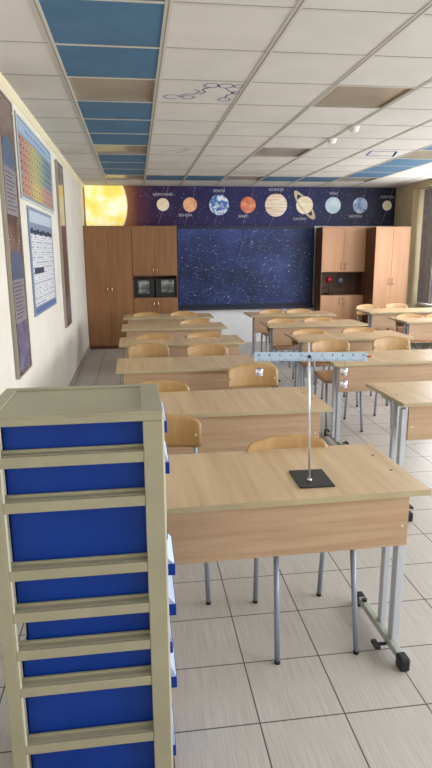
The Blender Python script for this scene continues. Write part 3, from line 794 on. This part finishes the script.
# ------------------------------------------------------------------ lever balance on the nearest desk
bx_, by_ = 0.645, 2.075
t = thing('lever_balance_stand', 'black based metal stand carrying a clear blue ruler beam on nearest desk', 'balance', (bx_, by_, DH))
pp = MB(); pp.box(-0.060, 0.078, -0.09, 0.085, 0.0, 0.007, bev=0.002); pb = pp.build('base_plate', M['plate'], t)
pb.rotation_euler = (0, 0, -0.02)
MB().tube([(-0.008, -0.034, 0.006), (-0.021, -0.016, 0.545)], 0.0044, 12).build('rod', M['rod'], t)
MB().tube([(-0.008, -0.034, 0.006), (-0.008, -0.034, 0.016)], 0.009, 12).build('collar', M['chrome'], t)
ang = -0.030
zc_ = 0.493
def RL(px, pz):   # ruler local -> stand local
    return (-0.012 + px * math.cos(ang) - pz * math.sin(ang), zc_ + px * math.sin(ang) + pz * math.cos(ang))
def rbox(mb, xa, xb, za, zb, ya, yb, m=None):
    mb.prism_y([RL(xa, za), RL(xb, za), RL(xb, zb), RL(xa, zb)], ya, yb, m)
yR = -0.026
r = MB(); rbox(r, -0.215, 0.215, -0.017, 0.016, yR, yR + 0.004); rb = r.build('ruler_beam', M['acrylic'], t)
r = MB()
for k in range(-20, 21):
    h = 0.012 if k % 5 == 0 else 0.006
    xk = k * 0.01; rbox(r, xk - 0.0008, xk + 0.0008, -0.0165, -0.0165 + h, yR - 0.0006, yR)
r.build('scale_marks', M['ink'], rb)
for k in range(-10, 11, 2):
    if k == 0: continue
    px, pz = RL(k * 0.02, 0.005)
    lettering(str(abs(k)), 0.014, M['ink'], (px, yR - 0.0006, pz), (PI / 2, -ang, 0), 'scale_number', rb, 0.0003)
px, pz = RL(-0.009, 0.0)
MB().tube([(px, yR - 0.006, pz), (px, -0.004, pz)], 0.006, 12).build('pivot', M['black'], t)
# small red-ended nuts at both ends
for sgn in (-1, 1):
    a = RL(sgn * 0.213, 0); b = RL(sgn * 0.232, 0)
    MB().tube([(a[0], yR + 0.002, a[1]), (b[0], yR + 0.002, b[1])], 0.003, 8).build('end_screw', M['steel'] if sgn < 0 else M['redball'], t)
# hooks and weights
def weight(x, ztop, label, hook_to):
    w_ = thing('hooked_weight', label, 'weight', (bx_ + x, by_ + yR + 0.002, DH + ztop), group='small steel weights on the balance')
    MB().tube([(0, 0, 0), (0, 0, -0.002), (0, 0, -0.026), (0, 0, -0.028)], [0.011, 0.0135, 0.0135, 0.012], 16).build('body', M['chrome'], w_)
    MB().tube([(0, 0, 0), (0, 0, hook_to - 0.004), (0.003, 0, hook_to), (0.0, 0, hook_to + 0.003)], 0.0013, 8).build('hook', M['brass'], w_)
    return w_
xl, zl = RL(-0.196, -0.017); xr_, zr = RL(0.128, -0.017)
weight(xl, zl - 0.028, 'single small steel weight hanging under the left arm of the ruler beam', 0.028)
weight(xr_, zr - 0.026, 'upper of two small steel weights hanging under the right arm', 0.026)
weight(xr_ + 0.001, zr - 0.075, 'lower of two small steel weights hanging under the right arm', 0.020)

# ------------------------------------------------------------------ light
w = bpy.data.worlds.new('World'); bpy.context.scene.world = w; w.use_nodes = True
nt = w.node_tree; bg = nt.nodes['Background']
bg.inputs['Color'].default_value = (0.86, 0.93, 1.0, 1); bg.inputs['Strength'].default_value = 1.6
def area(name, loc, rot, sx, sy, power, col):
    l = bpy.data.lights.new(name, 'AREA'); l.shape = 'RECTANGLE'; l.size = sx; l.size_y = sy; l.energy = power; l.color = col
    o = bpy.data.objects.new(name, l); C.objects.link(o); o.location = loc; o.rotation_euler = rot; return o
for k, (a, b) in enumerate(wins):
    area('window_daylight', (XW + 0.35, (a + b) / 2, (ZS + ZT) / 2 + 0.1), (0, PI / 2, 0), 1.7, b - a, (170, 150, 135, 150)[k], (0.95, 0.97, 1.0))
area('front_fill', (2.6, YF + 0.3, 1.7), (PI / 2 + 0.15, 0, 0), 3.5, 1.6, 22, (1.0, 0.97, 0.93))

# ------------------------------------------------------------------ camera
cam = bpy.data.cameras.new('camera'); co = bpy.data.objects.new('camera', cam); C.objects.link(co)
right = Vector((0.99083423, -0.13493602, -0.00630861)); up = Vector((0.03591431, 0.21812252, 0.97526034)); fwd = Vector((0.1302217, 0.9665479, -0.22096939))
mw = Matrix((right, up, -fwd)).transposed().to_4x4(); mw.translation = Vector((0, 0, 1.5907))
co.matrix_world = mw
cam.sensor_fit = 'VERTICAL'; cam.sensor_height = 24.0; cam.lens = 581.06 / 768 * 24.0; cam.clip_start = 0.05
bpy.context.scene.camera = co
vs = bpy.context.scene.view_settings
vs.view_transform = 'Standard'; vs.look = 'None'; vs.exposure = 0.0; vs.gamma = 1.0
